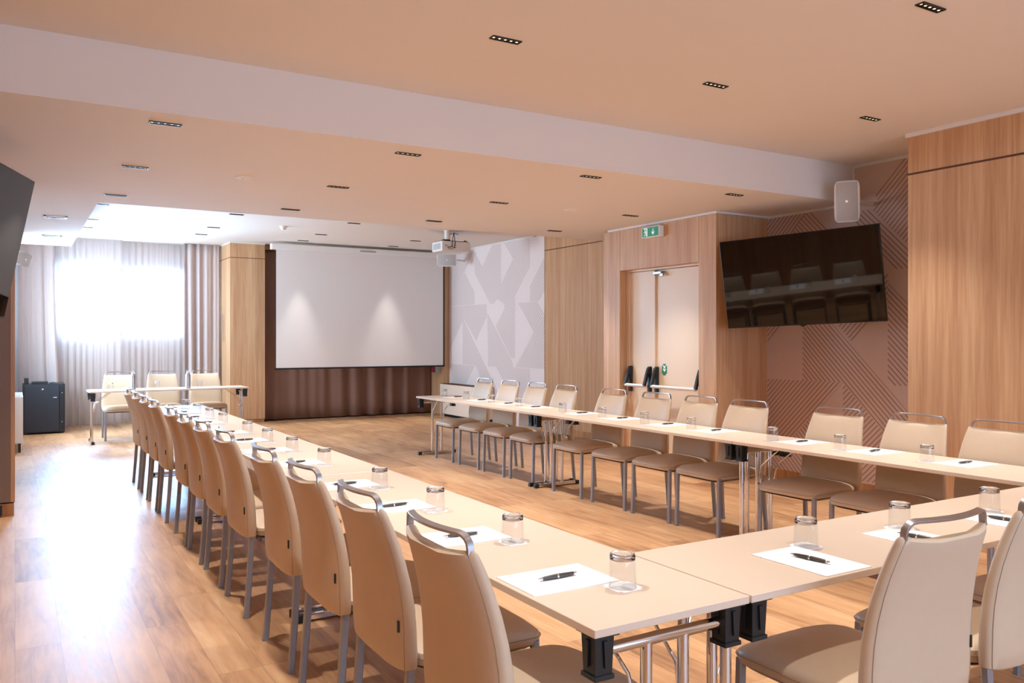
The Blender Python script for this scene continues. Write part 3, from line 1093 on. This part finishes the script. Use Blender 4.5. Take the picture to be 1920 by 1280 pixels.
def make_chair(label, group):
    t = thing('conference_chair', label, 'chair', (0, 0, 0), 0, group)
    # seat
    bm = NB()
    def crown(base, amt):
        def f(x, y):
            drop = 0.030 * max(0.0, (y - 0.12) / 0.15) ** 2
            side = 0.010 * (x / 0.245) ** 2
            return base - drop * amt - side * amt
        return f
    rings = [superring(0.225, 0.225, 7, 36, crown(0.418, 0.25), 0, 0.035), superring(0.240, 0.240, 7, 36, crown(0.424, 0.3), 0, 0.035),
             superring(0.244, 0.245, 7, 36, crown(0.445, 0.4), 0, 0.035), superring(0.240, 0.241, 7, 36, crown(0.466, 0.7), 0, 0.035),
             superring(0.226, 0.226, 6, 36, crown(0.480, 1), 0, 0.035), superring(0.19, 0.19, 5, 36, crown(0.487, 1), 0, 0.035),
             superring(0.12, 0.12, 4, 36, crown(0.490, 1), 0, 0.035), superring(0.04, 0.04, 2, 36, crown(0.491, 1), 0, 0.035)]
    ring_loft(bm, rings)
    seat = obj('seat', bm, M['leather'], t, True)
    bm = NB()
    r = superring(0.2452, 0.2462, 7, 36, crown(0.450, 0.42), 0, 0.035)
    tube(bm, r + [r[0]], 0.0016, 5)
    obj('seat_seam', bm, M['seam'], seat)
    bm = NB()
    ring_loft(bm, [superring(0.215, 0.215, 8, 24, lambda x, y: 0.402, 0, 0.035), superring(0.232, 0.232, 8, 24, lambda x, y: 0.416, 0, 0.035)])
    obj('seat_underside', bm, M['black'], seat)
    # backrest
    bm = NB()
    rr = [back_section(*b) for b in BACK]
    ring_loft(bm, rr)
    back = obj('backrest', bm, M['leather'], t, True)
    for s in (-1, 1):
        bm = NB()
        pts = []
        for (z, yc, hw, ht) in BACK[1:-1]:
            pts.append((s * (hw - 0.012), yc - ht * 0.62 - bow(z) * 0.107, z))
        tube(bm, pts, 0.0011, 5)
        obj('backrest_seam', bm, M['seam'], back)
    bm = NB()
    bx(bm, (0.213, -0.2630, 0.56), (0.008, 0.006, 0.036))
    obj('black_tag', bm, M['black'], back)
    # top rail
    bm = NB()
    pts = []
    hw = 0.186
    ye = -0.307
    def ry(x):
        return -0.309 - 0.042 * (1 - (x / 0.20) ** 2)
    pts.append((-hw - 0.004, ry(hw) + 0.006, 0.905))
    pts.append((-hw - 0.001, ry(hw), 0.922))
    for k in range(5):
        aa = k / 4 * PI / 2
        x = -hw + 0.036 * (1 - math.cos(aa))
        pts.append((x, ry(x), 0.934 + 0.036 * math.sin(aa)))
    for k in range(1, 10):
        x = -hw + 0.036 + (2 * hw - 0.072) * k / 10
        pts.append((x, ry(x), 0.970))
    for k in range(5):
        aa = (1 - k / 4) * PI / 2
        x = hw - 0.036 * (1 - math.cos(aa))
        pts.append((x, ry(x), 0.934 + 0.036 * math.sin(aa)))
    pts.append((hw + 0.001, ry(hw), 0.922))
    pts.append((hw + 0.004, ry(hw) + 0.006, 0.905))
    tube(bm, pts, 0.008, 8, rect=(0.008, 0.021), up=(0, 1, 0))
    obj('top_rail', bm, M['brushed'], t, True)
    # legs
    for s in (-1, 1):
        bm = NB()
        tube(bm, [(s * 0.226, 0.245, 0.006), (s * 0.222, 0.235, 0.43)], 0.0, rect=(0.028, 0.028), up=(0, 1, 0))
        tube(bm, [(s * 0.226, 0.245, 0.0), (s * 0.226, 0.245, 0.012)], 0.0, rect=(0.031, 0.031), up=(0, 1, 0))
        obj('leg', bm, M['legs'], t)
        bm = NB()
        tube(bm, [(s * 0.226, -0.255, 0.006), (s * 0.222, -0.238, 0.22), (s * 0.217, -0.224, 0.44)], 0.0, rect=(0.028, 0.028), up=(0, 1, 0))
        tube(bm, [(s * 0.226, -0.255, 0.0), (s * 0.226, -0.255, 0.012)], 0.0, rect=(0.031, 0.031), up=(0, 1, 0))
        obj('leg', bm, M['legs'], t)
    return t


L_CH = [2.02, 2.62, 3.23, 3.835, 4.665, 5.28, 5.87, 6.43, 7.29, 7.86, 8.41, 9.04]
R_CH = [9.0, 8.38, 7.80, 7.225, 6.41, 5.785, 5.22, 4.68, 3.84, 3.25, 2.70]
T_CH = [2.235, 2.86, 3.52]
H_CH = [1.34, 1.95, 2.57]
chair0 = None


def chair(x, y, rz, label, group):
    global chair0
    if chair0 is None:
        chair0 = make_chair(label, group)
        chair0.location = (x, y, 0)
        chair0.rotation_euler = (0, 0, rz)
        return chair0
    return dup(chair0, (x, y, 0), rz, label, group)


for i, y in enumerate(L_CH):
    extra = ' nearest the camera' if i == 0 else ' farthest from the camera' if i == 11 else ', %s from the camera' % ORD[i]
    chair(1.295, y, -PI / 2 + random.uniform(-.012, .012), 'beige leather chair seen from behind in the left row' + extra, 'chairs along the left table row')
for i, y in enumerate(R_CH):
    extra = ' farthest from the camera' if i == 0 else ', %s from the far end' % ORD[i]
    chair(4.695, y, PI / 2 + random.uniform(-.02, .02), 'beige leather chair facing us in the right row' + extra, 'chairs along the right table row')
for i, x in enumerate(T_CH):
    chair(x, 1.68 + 0.02 * i, random.uniform(-.01, .01), ['beige chair with grey lit back in front, nearest of the cross table chairs', 'beige chair with grey lit back cut by the right edge, second at the cross table',
          'beige chair mostly out of frame, only seat corner showing at the cross table'][i], 'chairs at the near cross table')
for i, x in enumerate(H_CH):
    chair(x, 13.42, PI + random.uniform(-.02, .02), 'pale chair behind the far speaker table, %s' % ('left', 'middle', 'right by the oak pillar')[i], 'chairs behind the far speaker table')


# ------------------------------------------------------------------ tables (long axis local x, width local y)
def make_table(name, label, L, W, ct, group, loc, rz, posts=()):
    t = thing(name, label, 'table', loc, rz, group)
    bm = NB()
    bx(bm, (0, 0, 0.729), (L - 0.003, W, 0.022), 0.0015, seg=1)
    obj('tabletop', bm, M['table'], t)
    for s in (-1, 1):
        xe = s * (L / 2 - 0.05)
        bm = NB()
        tube(bm, [(xe, -W / 2 + 0.05, 0.665), (xe, W / 2 - 0.05, 0.665)], 0.0165, 14)
        for q in (-1, 1):
            tube(bm, [(xe, q * 0.065, 0.665), (xe, q * 0.065, 0.03)], 0.0165, 14)
        obj('leg_frame', bm, M['chrome'], t, True)
        bm = NB()
        tube(bm, [(xe, -W / 2 + 0.03, 0.022), (xe, W / 2 - 0.03, 0.022)], 0.0, rect=(0.032, 0.034))
        ft = obj('foot', bm, M['chrome'], t)
        for q in (-1, 1):
            bm = NB()
            bx(bm, (xe, q * (W / 2 - 0.03), 0.02), (0.040, 0.045, 0.04), 0.004)
            obj('foot_cap', bm, M['black'], ft)
        for q in (-1, 1):
            bm = NB()
            c = (s * (L / 2 - 0.05), q * (W / 2 - 0.045))
            r0 = [(c[0] + a * 0.030, c[1] + b * 0.030, 0.718) for a, b in ((-1, -1), (1, -1), (1, 1), (-1, 1))]
            r1 = [(c[0] + a * 0.026, c[1] + b * 0.026, 0.612) for a, b in ((-1, -1), (1, -1), (1, 1), (-1, 1))]
            ring_loft(bm, [r1, r0])
            bx(bm, (c[0], c[1], 0.606), (0.062, 0.062, 0.012), 0.001, seg=1)
            bx(bm, (c[0], c[1], 0.7155), (0.085, 0.075, 0.005))
            for a in (-1, 1):
                prism(bm, [(c[0] - 0.006, c[1] + a * 0.029, 0.70), (c[0] + 0.006, c[1] + a * 0.029, 0.70), (c[0], c[1] + a * 0.027, 0.63)], (0, a * 0.006, 0))
                prism(bm, [(c[0] + a * 0.029, c[1] - 0.006, 0.70), (c[0] + a * 0.029, c[1] + 0.006, 0.70), (c[0] + a * 0.027, c[1], 0.63)], (a * 0.006, 0, 0))
            obj('corner_bracket', bm, M['black'], t)
        # folding stay: thin bent rod from the posts to the underside of the top
        bm = NB()
        for q in (-1, 1):
            xi = xe - s * 0.0
            tube(bm, [(xe - s * 0.02, q * 0.075, 0.44), (xe - s * 0.05, q * 0.085, 0.56), (xe - s * 0.24, q * 0.095, 0.712)], 0.0055, 8)
        bx(bm, (xe - s * 0.25, 0, 0.7135), (0.05, 0.24, 0.008))
        obj('folding_stay', bm, M['chrome'], t, True)
    for (px_, py_) in posts:
        bm = NB()
        tube(bm, [(px_, py_, 0.60), (px_, py_, 0.02)], 0.0165, 14)
        obj('corner_post', bm, M['chrome'], t, True)
        bm = NB()
        lathe(bm, [(0.02, 0), (0.02, 0.03)], 14, (px_, py_, 0))
        obj('post_foot', bm, M['black'], t)
    return t


LT = [(1.65, 4.275), (4.275, 6.94), (6.94, 9.60)]
gt = 'folding tables of the U shaped setup'
for i, (a, b) in enumerate(LT):
    make_table('folding_table', 'long beige folding table, %s of the left row' % ('nearest', 'middle one', 'farthest')[i], b - a, 0.54, 0, gt, (1.50, (a + b) / 2, 0), PI / 2,
               posts=((-(b - a) / 2 + 0.05, -0.27 + 0.045),) if i == 0 else ())
RT = [(1.60, 4.235), (4.235, 6.90), (6.90, 9.63)]
for i, (a, b) in enumerate(RT):
    make_table('folding_table', 'long beige folding table, %s of the right row' % ('nearest', 'middle one', 'farthest')[i], b - a, 0.54, 0, gt, (4.63, (a + b) / 2, 0), PI / 2,
               posts=(((b - a) / 2 - 0.05, 0.27 - 0.045),) if i == 0 else ())
make_table('folding_table', 'beige cross table joining the two long rows in front', 4.355 - 1.775, 0.54, 0, gt, ((4.355 + 1.775) / 2, 1.92, 0), 0)
make_table('folding_table', 'far speaker table standing apart before the window', 2.16, 0.54, 0, 'tables before the window', (1.955, 13.05, 0), 0)


# ------------------------------------------------------------------ place settings
def make_paper(label, group, loc, rz):
    bm = NB()
    bx(bm, (0, 0, 0.0015), (0.215, 0.30, 0.003), 0)
    o = obj('notepad', bm, M['paper'], None, False, loc)
    o.rotation_euler = (0, 0, rz)
    return tag(o, label, 'notepad', group)


def make_pen(label, group, loc, rz):
    t = thing('ballpoint_pen', label, 'pen', loc, rz, group)

    def lx(prof, name, mat, n=12):
        bm = NB()
        rings = [[(x, 1.3 * r * math.cos(2 * PI * k / n), 1.3 * r * math.sin(2 * PI * k / n) + 0.0074) for k in range(n)] for x, r in prof]
        ring_loft(bm, rings)
        return obj(name, bm, mat, t, True)
    lx([(-0.056, 0.0032), (-0.045, 0.0044), (-0.02, 0.0053), (0.0, 0.0056), (0.03, 0.0052), (0.058, 0.0040)], 'barrel', M['pen'])
    lx([(-0.072, 0.0006), (-0.068, 0.0013), (-0.066, 0.0018), (-0.0555, 0.0034)], 'tip', M['pen_m'])
    lx([(-0.003, 0.0058), (-0.002, 0.0060), (0.002, 0.0060), (0.003, 0.0058)], 'ring', M['pen_m'])
    lx([(0.0575, 0.0042), (0.062, 0.0038), (0.0625, 0.0024), (0.070, 0.0024), (0.071, 0.0010)], 'push_button', M['pen_m'])
    return t


def make_glass(label, group, loc):
    t = thing('tumbler', label, 'glass', loc, random.uniform(0, 6), group)
    H, R, r = 0.098, 0.041, 0.0375
    bm = NB()
    n = 40
    prof = [(R, 0.0), (R - 0.0008, 0.03), (r + 0.0008, 0.075), (r, 0.079), (r - 0.003, 0.079), (R - 0.0042, 0.03), (R - 0.003, 0.0)]
    rings = [[(a * math.cos(2 * PI * k / n), a * math.sin(2 * PI * k / n), z) for k in range(n)] for a, z in prof]
    rows = ring_loft(bm, rings, False, False)
    for i in range(n):
        j = (i + 1) % n
        bm.faces.new((rows[0][i], rows[-1][i], rows[-1][j], rows[0][j]))
    obj('glass_wall', bm, M['glass'], t, True)
    bm = NB()
    lathe(bm, [(r - 0.010, 0.0745), (r - 0.0035, 0.0795), (r, 0.0805), (r + 0.0002, 0.090), (r - 0.0012, 0.096), (r - 0.004, H), (r - 0.009, H), (r - 0.011, H - 0.003)], n)
    obj('glass_base', bm, M['glass_base'], t, True)
    return t


def make_coaster(label, group, loc, rz):
    bm = NB()
    bx(bm, (0, 0, 0.0006), (0.092, 0.092, 0.0012))
    bmesh.ops.bevel(bm, geom=[e for e in bm.edges if abs(e.verts[0].co.z - e.verts[1].co.z) > 0.001], offset=0.012, segments=4, affect='EDGES')
    o = obj('coaster', bm, M['coaster'], None, False, loc)
    o.rotation_euler = (0, 0, rz)
    return tag(o, label, 'coaster', group)


P0 = {}


def setting(px_, py_, rz, gx, gy, where, gname, penr=0.0, coaster=True, pendx=0.0):
    zt = 0.7402
    items = (('paper', 'blank white notepad', 'notepads'), ('pen', 'dark ballpoint pen on the notepad', 'pens'), ('glass', 'upturned water tumbler', 'tumblers'), ('coaster', 'white coaster under the tumbler', 'coasters'))
    for key, txt, gp in items:
        lab = txt + ' ' + where
        grp = gp + ' ' + gname
        if key == 'paper':
            l, r = (px_, py_, zt), rz
            f = lambda: make_paper(lab, grp, l, r)
        elif key == 'pen':
            l, r = (px_, py_, zt + 0.003), rz + penr
            f = lambda: make_pen(lab, grp, l, r)
        elif key == 'glass':
            l, r = (gx, gy, zt + 0.0013), random.uniform(0, 6)
            f = lambda: make_glass(lab, grp, l)
        else:
            if not coaster:
                continue
            l, r = (gx, gy, zt), rz + random.uniform(-.08, .08)
            f = lambda: make_coaster(lab, grp, l, r)
        if key not in P0:
            P0[key] = f()
        else:
            dup(P0[key], l, r, lab, grp)


GL = [1.90, 2.52, 3.15, 3.77, 4.61, 5.25, 5.85, 6.43, 7.29, 7.86, 8.47, 9.08]
for i, g in enumerate(GL):
    where = 'at left row place %s from the camera' % ORD[i]
    setting(1.395, g + 0.16, -PI / 2, 1.515, g, where, 'on the left table row', penr=PI / 2 + random.uniform(-.12, .12))
GR = [9.31, 8.72, 8.11, 7.52, 6.70, 6.06, 5.47, 4.90, 4.08, 3.52, 2.92]
PR = [9.17, 8.56, 7.94, 7.38, 6.54, 5.92, 5.31, 4.75, 3.92, 3.35, 2.76]
for i, g in enumerate(GR):
    setting(4.72, PR[i], PI / 2, 4.60, g, 'at right row place %s from the far end' % ORD[i], 'on the right table row', penr=PI / 2 + random.uniform(-.12, .12))
for i, (xp, xg) in enumerate(((2.215, 2.36), (2.79, 2.89), (3.36, 3.50))):
    setting(xp, 1.81, 0, xg, 1.945, 'at the near cross table, %s place from the left' % ORD[i], 'on the cross table', penr=-PI / 2 + 0.15)
# far speaker table
for i, (x, nm) in enumerate(((1.18, 'left'), (1.80, 'middle'), (2.40, 'right'))):
    dup(P0['glass'], (x, 13.2, 0.7404), 0, 'upturned tumbler on the far speaker table, %s one' % nm, 'tumblers on the speaker table')
for i, (x, nm) in enumerate(((1.45, 'left of the two'), (2.19, 'right of the two'))):
    fl = thing('steel_flask', 'brushed steel water flask on the far speaker table, %s' % nm, 'flask', (x, 12.95, 0.7403), 0, 'steel flasks on the speaker table')
    bm = NB()
    lathe(bm, [(0.036, 0), (0.040, 0.004), (0.040, 0.18), (0.038, 0.195), (0.024, 0.212)], 24)
    obj('flask_body', bm, M['steel'], fl, True)
    bm = NB()
    lathe(bm, [(0.025, 0.212), (0.025, 0.232), (0.018, 0.238), (0.006, 0.240)], 20)
    lid = obj('lid', bm, M['steel'], fl, True)
    bm = NB()
    tube(bm, [(0.014 * math.cos(k * PI / 8), 0, 0.250 + 0.014 * math.sin(k * PI / 8)) for k in range(17)], 0.003, 6)
    obj('lid_ring', bm, M['steel'], lid, True)

# ------------------------------------------------------------------ rack cabinet and things on it
rk = thing('rack_cabinet', 'dark steel equipment rack cabinet below the left drape', 'cabinet', (0.385, 14.93, 0))
bm = NB()
bx(bm, (0, 0.02, 0.395), (0.57, 0.54, 0.75), 0.004)
obj('rack_body', bm, M['rack2'], rk)
bm = NB()
bx(bm, (-0.03, -0.262, 0.40), (0.47, 0.02, 0.70), 0.003)
dd = obj('rack_door', bm, M['rack'], rk)
bm = NB()
bx(bm, (0.24, -0.262, 0.40), (0.055, 0.02, 0.70), 0.003)
obj('rack_side_strip', bm, M['rack2'], rk)
bm = NB()
for zz in (0.18, 0.63):
    bx(bm, (0.245, -0.274, zz), (0.014, 0.006, 0.014), 0.002)
bx(bm, (0.15, -0.275, 0.56), (0.05, 0.006, 0.018), 0.002)
obj('latches', bm, M['steel'], dd)
bm = NB()
lathe(bm, [(0.014, 0.0), (0.014, 0.008), (0.0001, 0.010)], 16)
bmesh.ops.rotate(bm, verts=bm.verts[:], cent=(0, 0, 0), matrix=Matrix.Rotation(PI / 2, 3, 'X'))
bmesh.ops.translate(bm, verts=bm.verts[:], vec=(-0.02, -0.272, 0.69))
obj('door_lock', bm, M['chrome'], dd, True)
bm = NB()
for q in (-0.24, 0.24):
    for s in (-0.2, 0.24):
        bx(bm, (q, s, 0.01), (0.05, 0.05, 0.02))
obj('feet', bm, M['black'], rk)
bm = NB()
bx(bm, (0, 0, 0.018), (0.22, 0.16, 0.036), 0.004)
tag(obj('set_top_box', bm, M['black'], None, False, (0.33, 14.80, 0.7702)), 'flat black box with cable lying on the rack cabinet', 'electronics box')
bm = NB()
bx(bm, (0, 0, 0.045), (0.06, 0.05, 0.09), 0.004)
tag(obj('small_device', bm, M['black'], None, False, (0.15, 14.85, 0.7702)), 'small upright black device at the left end of the rack top', 'device')
bm = NB()
tube(bm, [(0, 0, 0.006), (0.05, 0.02, 0.02), (0.09, -0.01, 0.006), (0.06, -0.04, 0.005), (0.01, -0.05, 0.006)], 0.005, 6)
tag(obj('cable', bm, M['black'], None, True, (0.46, 14.82, 0.7702)), 'loop of black cable beside the flat box', 'cable')

# fan coil on the left wall
fc = thing('fan_coil_unit', 'white fan coil unit standing against the far left wall', 'fan coil', (0, 0, 0))
bm = NB()
bx(bm, (0.03, 12.95, 0.42), (0.12, 1.1, 0.60), 0.006)
obj('casing', bm, M['white'], fc)
bm = NB()
bx(bm, (0.03, 12.95, 0.723), (0.09, 0.9, 0.006))
obj('air_grille', bm, M['grille'], fc)
bm = NB()
bx(bm, (0.05, 12.45, 0.06), (0.03, 0.05, 0.12))
bx(bm, (0.05, 13.4, 0.06), (0.03, 0.05, 0.12))
obj('feet', bm, M['black'], fc)

# convector on the right wall under the far wall covering
cv = thing('convector_cabinet', 'cream low convector cabinet right of the screen behind the table end', 'cabinet', (0, 0, 0))
bm = NB()
bx(bm, (7.11, 13.5, 0.33), (0.24, 1.66, 0.56), 0.004)
obj('casing', bm, M['cabinet'], cv)
bm = NB()
bx(bm, (7.11, 13.5, 0.612), (0.235, 1.65, 0.010))
obj('dark_top_slot', bm, M['groove'], cv)
bm = NB()
bx(bm, (7.13, 13.5, 0.025), (0.19, 1.6, 0.05))
obj('plinth', bm, M['black'], cv)

# first aid / fire call box on the pier
fb = thing('wall_control_box', 'small navy and grey control box on the oak pier', 'control box', (7.11, 14.62, 0.93))
bm = NB()
bx(bm, (-0.06, 0, 0), (0.12, 0.16, 0.22), 0.004)
obj('box_body', bm, M['grey'], fb)
bm = NB()
bx(bm, (-0.124, 0, 0), (0.008, 0.16, 0.22), 0.001)
ff = obj('blue_front', bm, M['blue'], fb)
bm = NB()
lathe(bm, [(0.042, 0.0), (0.042, 0.012), (0.0001, 0.014)], 20)
bmesh.ops.rotate(bm, verts=bm.verts[:], cent=(0, 0, 0), matrix=Matrix.Rotation(-PI / 2, 3, 'Y'))
bmesh.ops.translate(bm, verts=bm.verts[:], vec=(-0.128, 0.0, -0.055))
obj('red_knob', bm, M['red'], ff)
bm = NB()
bx(bm, (-0.1295, 0.0, 0.055), (0.003, 0.05, 0.06))
obj('white_mark', bm, M['signw'], ff)

# white waste bin behind the speaker table
bm = NB()
bx(bm, (0, 0, 0.14), (0.16, 0.16, 0.28), 0.006)
tag(obj('waste_bin', bm, M['bin'], None, False, (1.74, 14.86, 0)), 'white bin on the floor behind the speaker table chairs', 'bin')

# black floor socket at the foot of the left pier
bm = NB()
bx(bm, (0, 0, 0.055), (0.16, 0.03, 0.075), 0.003)
tag(obj('floor_socket', bm, M['black'], None, False, (-0.17, 7.978, 0.0)), 'black socket box at the foot of the left oak pier', 'socket')
